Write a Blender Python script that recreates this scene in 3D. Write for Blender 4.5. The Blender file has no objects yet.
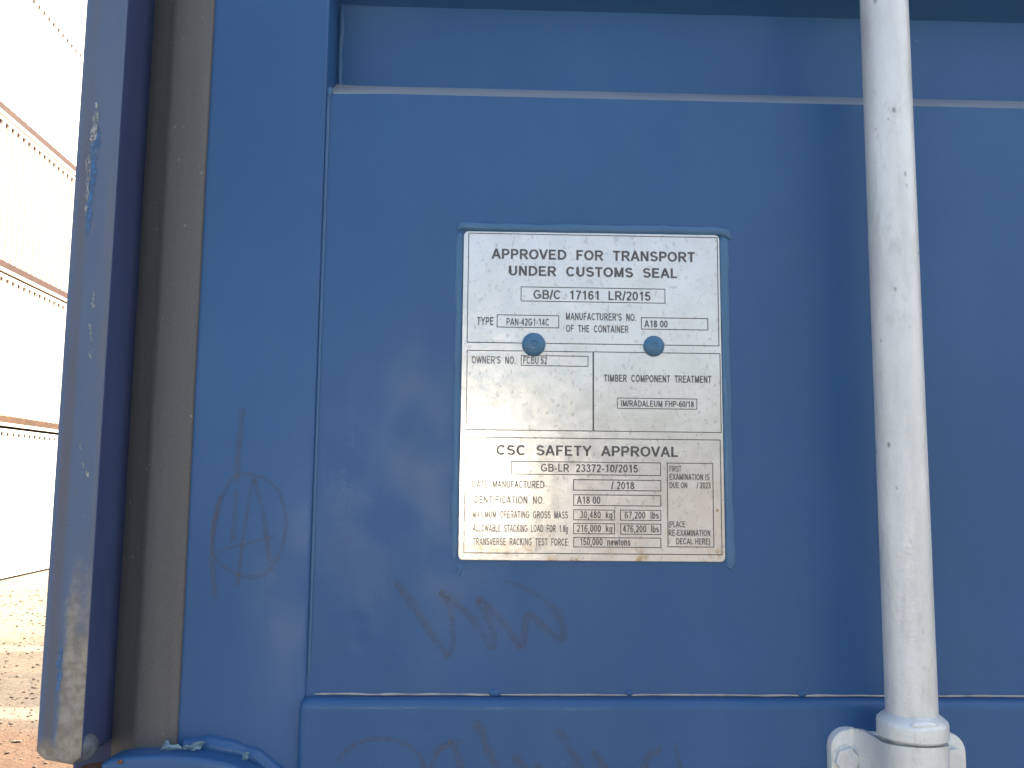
import bpy, bmesh, math, random
from mathutils import Vector, Matrix, noise as mnoise
random.seed(7)
R = math.radians
SC = bpy.context.scene
COL = SC.collection

# ---------------------------------------------------------------- camera
cam = bpy.data.cameras.new('camera')
cam.sensor_width = 36.0
cam.lens = 880.0 / 1024.0 * 36.0
cam.clip_start = 0.02
cam.clip_end = 2000.0
cam_ob = bpy.data.objects.new('camera', cam)
COL.objects.link(cam_ob)
RT = Vector((0.99946992, -0.03098524, 0.00998998))
UP = Vector((-0.01337201, -0.11094038, 0.9937371))
FW = Vector((0.02968289, 0.99334392, 0.11129591))
cam_ob.matrix_world = Matrix((
    (RT.x, UP.x, -FW.x, 0.0),
    (RT.y, UP.y, -FW.y, -0.6028),
    (RT.z, UP.z, -FW.z, 1.45),
    (0, 0, 0, 1)))
SC.camera = cam_ob

# ---------------------------------------------------------------- light
SUN_EL, SUN_AZ = 48.0, 48.0          # azimuth from +y (north) towards +x
world = bpy.data.worlds.new('World')
SC.world = world
world.use_nodes = True
wn = world.node_tree
sky = wn.nodes.new('ShaderNodeTexSky')
sky.sky_type = 'NISHITA'
sky.sun_disc = False
sky.sun_elevation = R(SUN_EL)
sky.sun_rotation = R(SUN_AZ)
sky.air_density = 1.0
sky.dust_density = 4.5
sky.ozone_density = 1.0
bg = wn.nodes['Background']
wn.links.new(sky.outputs['Color'], bg.inputs['Color'])
bg.inputs['Strength'].default_value = 0.10

sun = bpy.data.lights.new('sun', 'SUN')
sun.energy = 4.2
sun.angle = R(0.5)
sun.color = (1.0, 0.94, 0.85)
sun_ob = bpy.data.objects.new('sun', sun)
COL.objects.link(sun_ob)
sd = Vector((math.sin(R(SUN_AZ)) * math.cos(R(SUN_EL)), math.cos(R(SUN_AZ)) * math.cos(R(SUN_EL)), math.sin(R(SUN_EL))))
sun_ob.rotation_euler = (-sd).to_track_quat('-Z', 'Y').to_euler()
sun_ob.location = (20, 20, 30)

SC.view_settings.view_transform = 'Standard'
SC.view_settings.look = 'None'
SC.view_settings.exposure = 2.3
SC.view_settings.gamma = 1.0
SC.view_settings.use_white_balance = True          # the camera's daylight-shade setting
SC.view_settings.white_balance_temperature = 7100
SC.view_settings.white_balance_tint = 10
SC.view_settings.use_curve_mapping = False

# ---------------------------------------------------------------- helpers
def link_obj(name, bm, mat, parent=None, smooth=False):
    me = bpy.data.meshes.new(name)
    bmesh.ops.recalc_face_normals(bm, faces=bm.faces[:])
    bm.to_mesh(me)
    bm.free()
    if mat:
        me.materials.append(mat)
    if smooth:
        for p in me.polygons:
            p.use_smooth = True
        me.set_sharp_from_angle(angle=R(40))
    o = bpy.data.objects.new(name, me)
    COL.objects.link(o)
    if parent is not None:
        o.parent = parent
    return o

def empty(name, loc=(0, 0, 0), rz=0.0):
    o = bpy.data.objects.new(name, None)
    o.empty_display_size = 0.2
    COL.objects.link(o)
    o.location = loc
    o.rotation_euler = (0, 0, rz)
    return o

def tag(o, label=None, cat=None, group=None, kind=None):
    if label: o['label'] = label
    if cat: o['category'] = cat
    if group: o['group'] = group
    if kind: o['kind'] = kind
    return o

def add_box(bm, x0, x1, y0, y1, z0, z1, bev=0.0, seg=2):
    b = bmesh.new()
    bmesh.ops.create_cube(b, size=1.0)
    for v in b.verts:
        v.co = Vector(((x0 + x1) / 2 + v.co.x * (x1 - x0), (y0 + y1) / 2 + v.co.y * (y1 - y0), (z0 + z1) / 2 + v.co.z * (z1 - z0)))
    if bev > 0:
        bmesh.ops.bevel(b, geom=b.edges[:], offset=bev, segments=seg, profile=0.5, affect='EDGES')
    merge(bm, b)

def merge(bm, b):
    vm = [bm.verts.new(v.co) for v in b.verts]
    b.verts.index_update()
    for f in b.faces:
        try:
            bm.faces.new([vm[v.index] for v in f.verts])
        except ValueError:
            pass
    b.free()

def add_cyl(bm, p0, p1, r, n=24, r1=None):
    """closed cylinder / cone from p0 to p1"""
    add_lathe(bm, p0, p1, [(0.0, 0.0), (0.0, r), (1.0, r if r1 is None else r1), (1.0, 0.0)], n, unit=True)

def add_lathe(bm, p0, p1, prof, n=24, unit=False):
    p0, p1 = Vector(p0), Vector(p1)
    d = p1 - p0
    L = d.length
    d.normalize()
    a = d.orthogonal().normalized()
    b = d.cross(a)
    rings = []
    for t, r in prof:
        c = p0 + d * (t * L if unit else t)
        if r <= 1e-9:
            rings.append([bm.verts.new(c)])
        else:
            rings.append([bm.verts.new(c + (a * math.cos(2 * math.pi * k / n) + b * math.sin(2 * math.pi * k / n)) * r) for k in range(n)])
    for A, B in zip(rings, rings[1:]):
        if len(A) == 1 and len(B) == 1:
            continue
        for k in range(n):
            k2 = (k + 1) % n
            if len(A) == 1:
                bm.faces.new((A[0], B[k], B[k2]))
            elif len(B) == 1:
                bm.faces.new((A[k], B[0], A[k2]))
            else:
                bm.faces.new((A[k], B[k], B[k2], A[k2]))

def add_extrude_z(bm, prof, z0, z1, nz=1, closed=False, cap=True):
    """profile of (x, y) points swept along z"""
    rows = [[bm.verts.new((x, y, z0 + (z1 - z0) * k / nz)) for x, y in prof] for k in range(nz + 1)]
    m = len(prof)
    for A, B in zip(rows, rows[1:]):
        for i in range(m if closed else m - 1):
            j = (i + 1) % m
            bm.faces.new((A[i], A[j], B[j], B[i]))
    if closed and cap:
        bm.faces.new(rows[0])
        bm.faces.new(rows[-1][::-1])

def add_plate_y(bm, pts, y0, y1, bev=0.0, seg=3):
    """outline of (x, z) points made into a plate between y0 (front) and y1 (back); front edge rounded"""
    b = bmesh.new()
    vs = [b.verts.new((x, y0, z)) for x, z in pts]
    f = b.faces.new(vs)
    r = bmesh.ops.extrude_face_region(b, geom=[f])
    nv = [e for e in r['geom'] if isinstance(e, bmesh.types.BMVert)]
    for v in nv:
        v.co.y = y1
    if bev > 0:
        es = [e for e in b.edges if all(abs(v.co.y - y0) < 1e-7 for v in e.verts)]
        bmesh.ops.bevel(b, geom=es, offset=bev, segments=seg, profile=0.5, affect='EDGES')
    merge(bm, b)

def arc_pts(cx, cz, rx, rz, a0, a1, n):
    return [(cx + rx * math.cos(R(a0 + (a1 - a0) * i / n)), cz + rz * math.sin(R(a0 + (a1 - a0) * i / n))) for i in range(n + 1)]

def add_bead(bm, path, rx, ry, y, wob=0.0, seed=0.0, n=8, step=0.004):
    """a half-round bead of paint or sealant lying on a surface y, along a path of (x, z) points"""
    pts = []
    for (xa, za), (xb, zb) in zip(path, path[1:]):
        L = math.hypot(xb - xa, zb - za)
        k = max(1, int(L / step))
        for i in range(k):
            pts.append((xa + (xb - xa) * i / k, za + (zb - za) * i / k))
    pts.append(path[-1])
    rings = []
    for i, (x, z) in enumerate(pts):
        a = pts[max(0, i - 1)]
        b = pts[min(len(pts) - 1, i + 1)]
        dx, dz = b[0] - a[0], b[1] - a[1]
        l = math.hypot(dx, dz) or 1
        nx, nz = -dz / l, dx / l
        w1 = 1 + wob * mnoise.noise(Vector((x * 90 + seed, z * 90, seed)))
        w2 = wob * rx * 0.6 * mnoise.noise(Vector((x * 60, seed, z * 60)))
        e = 1.0
        if i in (0, len(pts) - 1):
            e = 0.35
        ring = []
        for k in range(n + 1):
            t = math.pi * k / n
            s = math.cos(t) * rx * w1 * e + w2
            h = math.sin(t) * ry * w1 * e
            ring.append(bm.verts.new((x + nx * s, y - h, z + nz * s)))
        rings.append(ring)
    for A, B in zip(rings, rings[1:]):
        for k in range(n):
            bm.faces.new((A[k], A[k + 1], B[k + 1], B[k]))

def smooth_path(pts, it=2):
    for _ in range(it):
        q = [pts[0]]
        for a, b in zip(pts, pts[1:]):
            q.append((a[0] * .75 + b[0] * .25, a[1] * .75 + b[1] * .25))
            q.append((a[0] * .25 + b[0] * .75, a[1] * .25 + b[1] * .75))
        q.append(pts[-1])
        pts = q
    return pts

def ribbon(bm, pts, w, y, tip=True, rough=0.0):
    """flat stroke of width w along (x, z) points at depth y"""
    prev = None
    n = len(pts)
    for i, (x, z) in enumerate(pts):
        a = pts[max(0, i - 1)]
        b = pts[min(n - 1, i + 1)]
        dx, dz = b[0] - a[0], b[1] - a[1]
        l = math.hypot(dx, dz) or 1
        nx, nz = -dz / l, dx / l
        # mitre
        k = 1.0
        if 0 < i < n - 1:
            d1 = Vector((x - a[0], z - a[1])); d2 = Vector((b[0] - x, b[1] - z))
            if d1.length > 0 and d2.length > 0:
                c = max(-1, min(1, d1.normalized().dot(d2.normalized())))
                k = min(1.5, 1 / max(0.2, math.sqrt((1 + c) / 2)))
        h = w / 2 * k * (1 + rough * mnoise.noise(Vector((x * 400, z * 400, w * 900))))
        cur = (bm.verts.new((x + nx * h, y, z + nz * h)), bm.verts.new((x - nx * h, y, z - nz * h)))
        if prev:
            bm.faces.new((prev[0], cur[0], cur[1], prev[1]))
        prev = cur

# ---------------------------------------------------------------- materials
class NT:
    def __init__(self, name):
        self.m = bpy.data.materials.new(name)
        self.m.use_nodes = True
        self.t = self.m.node_tree
        self.p = self.t.nodes['Principled BSDF']
        self.out = self.t.nodes['Material Output']
        tc = self.t.nodes.new('ShaderNodeTexCoord')
        self.obj = tc.outputs['Object']
    def link(self, a, b): self.t.links.new(a, b)
    def mapping(self, scale, rot=(0, 0, 0), loc=(0, 0, 0)):
        n = self.t.nodes.new('ShaderNodeMapping')
        n.inputs['Scale'].default_value = scale
        n.inputs['Rotation'].default_value = rot
        n.inputs['Location'].default_value = loc
        self.link(self.obj, n.inputs['Vector'])
        return n.outputs['Vector']
    def noise(self, scale, detail=4, rough=0.55, vec=None):
        n = self.t.nodes.new('ShaderNodeTexNoise')
        n.inputs['Scale'].default_value = scale
        n.inputs['Detail'].default_value = detail
        n.inputs['Roughness'].default_value = rough
        self.link(vec or self.obj, n.inputs['Vector'])
        return n.outputs['Fac']
    def voronoi(self, scale, vec=None, feature='F1'):
        n = self.t.nodes.new('ShaderNodeTexVoronoi')
        n.feature = feature
        n.inputs['Scale'].default_value = scale
        self.link(vec or self.obj, n.inputs['Vector'])
        return n.outputs['Distance']
    def ramp(self, fac, lo, hi, a=0.0, b=1.0):
        n = self.t.nodes.new('ShaderNodeMapRange')
        n.inputs['From Min'].default_value = lo
        n.inputs['From Max'].default_value = hi
        n.inputs['To Min'].default_value = a
        n.inputs['To Max'].default_value = b
        n.interpolation_type = 'SMOOTHSTEP'
        self.link(fac, n.inputs['Value'])
        return n.outputs['Result']
    def math(self, op, a, b):
        n = self.t.nodes.new('ShaderNodeMath')
        n.operation = op
        for i, v in enumerate((a, b)):
            if isinstance(v, (int, float)):
                n.inputs[i].default_value = v
            else:
                self.link(v, n.inputs[i])
        return n.outputs[0]
    def mix(self, fac, a, b):
        n = self.t.nodes.new('ShaderNodeMix')
        n.data_type = 'RGBA'
        if isinstance(fac, (int, float)):
            n.inputs[0].default_value = fac
        else:
            self.link(fac, n.inputs[0])
        for i, v in ((6, a), (7, b)):
            if isinstance(v, tuple):
                n.inputs[i].default_value = (*v, 1)
            else:
                self.link(v, n.inputs[i])
        return n.outputs[2]
    def axis(self, k):
        n = self.t.nodes.new('ShaderNodeSeparateXYZ')
        self.link(self.obj, n.inputs[0])
        return n.outputs[k]
    def color(self, c):
        if isinstance(c, tuple):
            self.p.inputs['Base Color'].default_value = (*c, 1)
        else:
            self.link(c, self.p.inputs['Base Color'])
    def rough(self, r):
        if isinstance(r, (int, float)):
            self.p.inputs['Roughness'].default_value = r
        else:
            self.link(r, self.p.inputs['Roughness'])
    def metal(self, v): self.p.inputs['Metallic'].default_value = v
    def spec(self, v): self.p.inputs['Specular IOR Level'].default_value = v
    def bump(self, h, strength, dist):
        n = self.t.nodes.new('ShaderNodeBump')
        n.inputs['Strength'].default_value = strength
        n.inputs['Distance'].default_value = dist
        self.link(h, n.inputs['Height'])
        self.link(n.outputs['Normal'], self.p.inputs['Normal'])
    def alpha(self, a):
        self.link(a, self.p.inputs['Alpha'])

def blue_paint(name, base=(0.0230, 0.092, 0.222), rough=0.37, dust=0.0, fade=(0.048, 0.128, 0.245), ledge=0.0):
    n = NT(name)
    big = n.noise(5.0, 5, 0.6)
    streak = n.noise(14.0, 4, 0.6, n.mapping((1, 1, 0.12)))
    c = n.mix(n.ramp(big, 0.35, 0.7), base, tuple(b * 1.13 for b in base))
    c = n.mix(n.math('MULTIPLY', n.ramp(streak, 0.45, 0.75), 0.28), c, fade)
    fine = n.noise(900.0, 2, 0.7)
    c = n.mix(n.math('MULTIPLY', n.ramp(fine, 0.35, 0.75), 0.30), c, tuple(b * 0.72 for b in base))
    spk = n.voronoi(48.0)
    spk2 = n.noise(7.0, 3)
    s = n.math('MULTIPLY', n.ramp(spk, 0.075, 0.03), n.ramp(spk2, 0.60, 0.70))
    c = n.mix(n.math('MULTIPLY', s, 0.35), c, (0.26, 0.26, 0.24))
    rst = n.math('MULTIPLY', n.ramp(n.voronoi(19.0), 0.06, 0.01), n.ramp(n.noise(5.0, 2), 0.55, 0.62))
    c = n.mix(n.math('MULTIPLY', rst, 0.6), c, (0.20, 0.12, 0.06))
    if dust:
        c = n.mix(n.math('MULTIPLY', n.ramp(n.noise(40.0, 6, 0.7, n.mapping((1, 1, 0.18))), 0.3, 0.7), dust), c, (0.30, 0.28, 0.26))
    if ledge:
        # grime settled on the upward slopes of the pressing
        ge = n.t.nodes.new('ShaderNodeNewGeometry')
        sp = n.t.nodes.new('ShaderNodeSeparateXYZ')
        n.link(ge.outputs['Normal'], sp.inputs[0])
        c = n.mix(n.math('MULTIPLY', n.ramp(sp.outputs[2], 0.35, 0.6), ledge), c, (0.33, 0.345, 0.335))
    n.color(c)
    n.rough(n.ramp(n.noise(18.0, 5, 0.65), 0.3, 0.7, rough - 0.05, rough + 0.09))
    n.spec(0.42)
    peel = n.noise(330.0, 2, 0.5)
    wav = n.math('MULTIPLY', n.noise(9.0, 2, 0.5), 0.08)
    for px, pz, pr in ((-0.0840, 1.3560, 0.010), (-0.0815, 1.3440, 0.011), (0.30, 1.52, 0.02)):
        vd = n.t.nodes.new('ShaderNodeVectorMath'); vd.operation = 'DISTANCE'
        n.link(n.obj, vd.inputs[0]); vd.inputs[1].default_value = (px, 0.002, pz)
        wav = n.math('SUBTRACT', wav, n.ramp(vd.outputs['Value'], pr, 0.0, 0.0, 0.5))
    n.bump(n.math('ADD', n.math('MULTIPLY', peel, 0.085), wav), 0.5, 0.0016)
    return n.m

def simple(name, col, rough=0.6, metal=0.0, var=0.25, scale=12.0, bump=0.0, bscale=120.0):
    n = NT(name)
    v = n.noise(scale, 5, 0.6)
    n.color(n.mix(n.ramp(v, 0.3, 0.7), tuple(max(0, c * (1 - var)) for c in col), tuple(min(1, c * (1 + var)) for c in col)))
    n.rough(rough)
    n.metal(metal)
    if bump:
        n.bump(n.noise(bscale, 4, 0.6), 0.6, bump)
    return n.m

M = {}
M['blue'] = blue_paint('blue_door_paint')
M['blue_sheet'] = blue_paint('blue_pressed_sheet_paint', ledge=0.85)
M['blue_post'] = blue_paint('blue_post_paint', base=(0.040, 0.056, 0.135), rough=0.5)

def post_face():
    n = NT('worn_dusty_blue_paint')
    z = n.axis(2)
    x = n.axis(0)
    c = n.mix(n.ramp(n.noise(9.0, 5, 0.6, n.mapping((1, 1, 0.25))), 0.3, 0.7), (0.068, 0.114, 0.205), (0.110, 0.145, 0.212))
    c = n.mix(n.math('MULTIPLY', n.ramp(n.noise(60.0, 4, 0.7, n.mapping((1, 1, 0.06))), 0.5, 0.72), 0.45), c, (0.16, 0.14, 0.13))
    # rubbed-off beige primer and dirt low on the flange
    m = n.math('MULTIPLY', n.ramp(z, 1.46, 1.290), n.ramp(x, -0.2685, -0.2560))
    m2 = n.ramp(z, 1.300, 1.276)
    c = n.mix(n.math('MULTIPLY', n.math('MULTIPLY', n.ramp(x, -0.2725, -0.2690), n.ramp(x, -0.2625, -0.2665)), n.ramp(n.noise(30.0, 4, 0.6, n.mapping((1, 1, 0.1))), 0.35, 0.6, 0.1, 0.65)), c, (0.115, 0.098, 0.092))
    w = n.noise(38.0, 6, 0.7, n.mapping((1, 1, 0.45)))
    f = n.math('MAXIMUM', n.math('MULTIPLY', m, 1.15), m2)
    f = n.ramp(n.math('ADD', n.math('MULTIPLY', f, 0.75), n.math('SUBTRACT', w, 0.5)), 0.22, 0.62)
    c = n.mix(n.math('MULTIPLY', f, 0.9), c, n.mix(n.ramp(n.noise(160.0, 4), 0.35, 0.65), (0.36, 0.32, 0.25), (0.24, 0.20, 0.15)))
    # small scuffs
    s = n.math('MULTIPLY', n.ramp(n.voronoi(110.0, n.mapping((1, 1, 0.5))), 0.12, 0.05), n.ramp(n.noise(26.0, 3), 0.58, 0.68))
    c = n.mix(n.math('MULTIPLY', s, 0.7), c, (0.45, 0.44, 0.40))
    n.color(c)
    n.rough(n.ramp(f, 0, 1, 0.5, 0.85))
    n.bump(n.noise(260.0, 4, 0.7), 0.5, 0.0009)
    return n.m
M['post_face'] = post_face()

M['lug'] = simple('chipped_grey_blue_paint', (0.10, 0.115, 0.135), 0.7, var=0.45, scale=90.0, bump=0.001)

def rubber():
    n = NT('dusty_grey_rubber')
    c = n.mix(n.ramp(n.noise(30.0, 6, 0.7, n.mapping((1, 1, 0.05))), 0.3, 0.7), (0.084, 0.081, 0.078), (0.106, 0.103, 0.099))
    c = n.mix(n.math('MULTIPLY', n.ramp(n.noise(700.0, 2, 0.6), 0.45, 0.7), 0.16), c, (0.19, 0.185, 0.175))
    c = n.mix(n.math('MULTIPLY', n.math('MULTIPLY', n.ramp(n.voronoi(120.0), 0.16, 0.06), n.ramp(n.noise(30.0, 2), 0.54, 0.62)), 0.6), c, (0.30, 0.28, 0.25))
    n.color(c)
    n.rough(0.55)
    n.bump(n.noise(600.0, 3, 0.6), 0.5, 0.0006)
    return n.m
M['rubber'] = rubber()

def galv():
    n = NT('grey_white_galvanised_steel')
    c = n.mix(n.ramp(n.noise(35.0, 5, 0.6, n.mapping((1, 1, 0.35))), 0.32, 0.7), (0.62, 0.635, 0.61), (0.77, 0.78, 0.75))
    c = n.mix(n.math('MULTIPLY', n.ramp(n.noise(75.0, 6, 0.7, n.mapping((1, 1, 0.4))), 0.53, 0.70), 0.45), c, (0.46, 0.46, 0.44))
    s = n.math('MULTIPLY', n.ramp(n.voronoi(130.0, n.mapping((1, 1, 0.6))), 0.20, 0.08), n.ramp(n.noise(30.0, 3), 0.52, 0.62))
    c = n.mix(n.math('MULTIPLY', s, 0.75), c, (0.17, 0.165, 0.16))
    n.color(c)
    n.rough(n.ramp(n.noise(60.0, 4), 0.3, 0.7, 0.30, 0.46))
    n.metal(0.22)
    n.bump(n.noise(230.0, 5, 0.7), 0.6, 0.0011)
    return n.m
M['galv'] = galv()

def plate_metal():
    n = NT('stained_bare_metal_plate')
    c = n.mix(n.ramp(n.noise(45.0, 5, 0.6), 0.3, 0.7), (0.64, 0.62, 0.585), (0.72, 0.70, 0.665))
    # short dark flecks, scratched in two directions
    for rot, sc in ((0.9, 300.0), (-0.8, 260.0), (0.5, 420.0)):
        fl = n.noise(sc, 2, 0.6, n.mapping((1, 1, 0.62), (0, rot * 1.3, 0)))
        c = n.mix(n.math('MULTIPLY', n.ramp(fl, 0.62, 0.72), 0.5), c, (0.38, 0.375, 0.36))
    z = n.axis(2)
    x = n.axis(0)
    # beige staining, stronger towards the bottom edge, and rust spots along it
    st = n.math('MULTIPLY', n.ramp(n.noise(30.0, 5, 0.65), 0.42, 0.72), n.ramp(z, 1.60, 1.42, 0.2, 0.5))
    c = n.mix(st, c, (0.62, 0.56, 0.455))
    ed = n.math('MULTIPLY', n.ramp(n.noise(60.0, 4, 0.6), 0.52, 0.68), n.ramp(z, 1.412, 1.399))
    c = n.mix(n.math('MULTIPLY', ed, 0.85), c, (0.42, 0.27, 0.10))
    sp = n.math('MULTIPLY', n.ramp(n.voronoi(60.0), 0.10, 0.03), n.ramp(n.noise(24.0, 3), 0.58, 0.66))
    c = n.mix(n.math('MULTIPLY', sp, 0.8), c, (0.42, 0.27, 0.12))
    n.color(c)
    n.metal(0.45)
    n.rough(n.ramp(n.noise(90.0, 4), 0.3, 0.7, 0.15, 0.23))
    n.bump(n.math('ADD', n.noise(160.0, 4, 0.6), n.math('MULTIPLY', n.noise(14.0, 2), 1.2)), 0.25, 0.0004)
    return n.m
M['plate'] = plate_metal()
M['ink'] = simple('dark_grey_ink', (0.10, 0.093, 0.09), 0.5, var=0.3, scale=300.0)
M['ink_faint'] = simple('worn_away_ink', (0.40, 0.385, 0.36), 0.5, var=0.2, scale=300.0)
M['sealant'] = blue_paint('blue_painted_sealant', base=(0.052, 0.145, 0.265), rough=0.36, fade=(0.09, 0.20, 0.31))
M['rivet'] = blue_paint('blue_rivet_paint', base=(0.062, 0.175, 0.290), rough=0.30)
M['weld'] = blue_paint('blue_weld_paint', base=(0.042, 0.120, 0.235), rough=0.34)
M['caulk'] = simple('pale_weathered_caulk', (0.36, 0.345, 0.31), 0.6, var=0.2, scale=60.0)
M['peel'] = simple('peeling_cyan_paint', (0.13, 0.225, 0.28), 0.6, var=0.3, scale=120.0, bump=0.001)
M['rust'] = simple('rusty_dark_steel', (0.10, 0.05, 0.03), 0.85, var=0.4, scale=40.0, bump=0.001)

def marker(name, col, a):
    n = NT(name)
    n.color(col)
    n.rough(0.7)
    w = n.noise(330.0, 4, 0.7)
    v = n.noise(28.0, 3, 0.5)
    n.alpha(n.math('MULTIPLY', n.math('MULTIPLY', n.ramp(w, 0.25, 0.6), n.ramp(v, 0.25, 0.55, 0.55, 1.0)), a))
    return n.m
def scraped(name, col, lo, hi, sc):
    n = NT(name)
    n.color(n.mix(n.noise(260.0, 3), tuple(c * .7 for c in col), tuple(c * 1.25 for c in col)))
    n.rough(0.55)
    n.alpha(n.ramp(n.noise(sc, 5, 0.75, n.mapping((1, 1, 0.55))), lo, hi))
    return n.m
M['fresh_blue'] = scraped('bright_blue_scrape', (0.055, 0.17, 0.36), 0.36, 0.62, 170.0)
M['bare'] = scraped('pale_bare_scrape', (0.36, 0.38, 0.37), 0.42, 0.62, 230.0)
M['marker'] = marker('faded_brown_marker', (0.150, 0.118, 0.100), 0.24)
M['marker_halo'] = marker('dusty_marker_edge', (0.10, 0.16, 0.23), 0.35)

# ---------------------------------------------------------------- plain block lettering, drawn as strokes
def A_(cx, cz, rx, rz, a0, a1, n=10):
    return arc_pts(cx, cz, rx, rz, a0, a1, n)

def glyphs(w):
    a = w / 2.0
    t = 1 - a
    m = 0.53
    G = {}
    G[' '] = (0.30, [])
    G['A'] = (0.72, [[(0.055, 0), (0.36, 1.0)], [(0.36, 1.0), (0.665, 0)], [(0.17, 0.32), (0.55, 0.32)]])
    bt = A_(0.42, (t + m) / 2, 0.17, (t - m) / 2, 90, -90)
    bb = A_(0.43, (m + a) / 2, 0.20, (m - a) / 2, 90, -90)
    G['B'] = (0.72, [[(0.13, 0), (0.13, 1)], [(0.13, t)] + bt + [(0.13, m)], [(0.13, m)] + bb + [(0.13, a)]])
    G['C'] = (0.76, [A_(0.39, 0.5, 0.29, 0.5 - a, 40, 320, 22)])
    G['D'] = (0.76, [[(0.13, 0), (0.13, 1)], [(0.13, t), (0.34, t)] + A_(0.34, 0.5, 0.33, 0.5 - a, 85, -85, 16) + [(0.34, a), (0.13, a)]])
    G['E'] = (0.68, [[(0.13, 0), (0.13, 1)], [(0.13, t), (0.62, t)], [(0.13, 0.52), (0.57, 0.52)], [(0.13, a), (0.64, a)]])
    G['F'] = (0.62, [[(0.13, 0), (0.13, 1)], [(0.13, t), (0.60, t)], [(0.13, 0.51), (0.52, 0.51)]])
    G['G'] = (0.80, [A_(0.40, 0.5, 0.30, 0.5 - a, 42, 300, 20) + [(0.69, 0.20), (0.69, 0.48)], [(0.42, 0.46), (0.69 + a, 0.46)]])
    G['H'] = (0.74, [[(0.13, 0), (0.13, 1)], [(0.61, 0), (0.61, 1)], [(0.13, 0.53), (0.61, 0.53)]])
    G['I'] = (0.28, [[(0.14, 0), (0.14, 1)]])
    G['K'] = (0.70, [[(0.13, 0), (0.13, 1)], [(0.60, 1.0), (0.13, 0.42)], [(0.30, 0.62), (0.63, 0.0)]])
    G['L'] = (0.58, [[(0.13, 0), (0.13, 1)], [(0.13, a), (0.56, a)]])
    G['M'] = (0.84, [[(0.13, 0), (0.13, 1)], [(0.71, 0), (0.71, 1)], [(0.14, 0.98), (0.42, 0.04)], [(0.42, 0.04), (0.70, 0.98)]])
    G['N'] = (0.74, [[(0.13, 0), (0.13, 1)], [(0.61, 0), (0.61, 1)], [(0.14, 0.98), (0.60, 0.02)]])
    G['O'] = (0.80, [A_(0.40, 0.5, 0.31, 0.5 - a, 90, 450, 28)])
    G['P'] = (0.68, [[(0.13, 0), (0.13, 1)], [(0.13, t), (0.40, t)] + A_(0.40, (t + 0.45) / 2, 0.19, (t - 0.45) / 2, 85, -85) + [(0.40, 0.45), (0.13, 0.45)]])
    G['R'] = (0.74, [[(0.13, 0), (0.13, 1)], [(0.13, t), (0.43, t)] + A_(0.43, (t + 0.48) / 2, 0.19, (t - 0.48) / 2, 85, -85) + [(0.43, 0.48), (0.13, 0.48)], [(0.38, 0.47), (0.67, 0.0)]])
    h = (t - 0.51) / 2
    S = A_(0.34, t - h, 0.22, h, 20, 270, 14) + A_(0.35, 0.51 - (0.51 - a) / 2, 0.24, (0.51 - a) / 2, 90, -160, 14)
    G['S'] = (0.68, [S])
    G['T'] = (0.64, [[(0.32, 0), (0.32, 1)], [(0.02, t), (0.62, t)]])
    G['U'] = (0.74, [[(0.13, 1), (0.13, 0.36)] + A_(0.37, 0.36, 0.24, 0.36 - a, 180, 360, 12) + [(0.61, 0.36), (0.61, 1)]])
    G['V'] = (0.68, [[(0.05, 1), (0.34, 0.02)], [(0.34, 0.02), (0.63, 1)]])
    G['W'] = (0.96, [[(0.05, 1), (0.26, 0.02)], [(0.26, 0.02), (0.48, 0.98)], [(0.48, 0.98), (0.70, 0.02)], [(0.70, 0.02), (0.91, 1)]])
    G['X'] = (0.68, [[(0.06, 0), (0.62, 1)], [(0.06, 1), (0.62, 0)]])
    G['Y'] = (0.68, [[(0.05, 1), (0.34, 0.44)], [(0.63, 1), (0.34, 0.44)], [(0.34, 0.46), (0.34, 0)]])
    G['0'] = (0.56, [A_(0.28, 0.5, 0.195, 0.5 - a, 90, 450, 24)])
    G['1'] = (0.56, [[(0.34, 0), (0.34, 1)], [(0.33, 0.95), (0.25, 0.82), (0.12, 0.74)]])
    G['2'] = (0.56, [A_(0.28, 0.71, 0.185, 0.29 - a, 165, -30, 12) + [(0.36, 0.42), (0.14, 0.18), (0.10, a), (0.49, a)]])
    G['3'] = (0.56, [A_(0.265, 0.755, 0.165, 0.245 - a, 160, -90, 12), A_(0.265, 0.29, 0.195, 0.29 - a, 90, -165, 14)])
    G['4'] = (0.56, [[(0.37, 0), (0.37, 1)], [(0.37, 0.95), (0.07, 0.30)], [(0.04, 0.29), (0.52, 0.29)]])
    G['5'] = (0.56, [[(0.48, t), (0.15, t), (0.10, 0.50)] + A_(0.265, 0.32, 0.205, 0.32 - a, 130, -165, 16)])
    G['6'] = (0.56, [A_(0.285, 0.32, 0.195, 0.32 - a, 90, 450, 20), A_(0.30, 0.5, 0.21, 0.5 - a, 40, 200, 14)])
    G['7'] = (0.56, [[(0.06, t), (0.49, t), (0.32, 0.5), (0.22, 0)]])
    G['8'] = (0.56, [A_(0.28, 0.755, 0.165, 0.245 - a, 90, 450, 18), A_(0.28, 0.285, 0.195, 0.285 - a, 90, 450, 20)])
    G['9'] = (0.56, [A_(0.275, 0.68, 0.195, 0.32 - a, 90, 450, 20), A_(0.26, 0.5, 0.21, 0.5 - a, 220, 380, 14)])
    G[','] = (0.28, [[(0.15, 0.165), (0.15, -0.02), (0.09, -0.17)]])
    G['.'] = (0.28, [[(0.14, 0), (0.14, 0.15)]])
    G['-'] = (0.34, [[(0.05, 0.36), (0.29, 0.36)]])
    G['/'] = (0.28, [[(0.02, -0.02), (0.26, 1.02)]])
    G["'"] = (0.20, [[(0.10, 1.0), (0.10, 0.66)]])
    G['('] = (0.33, [A_(0.46, 0.39, 0.34, 0.62, 112, 248, 10)])
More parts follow.
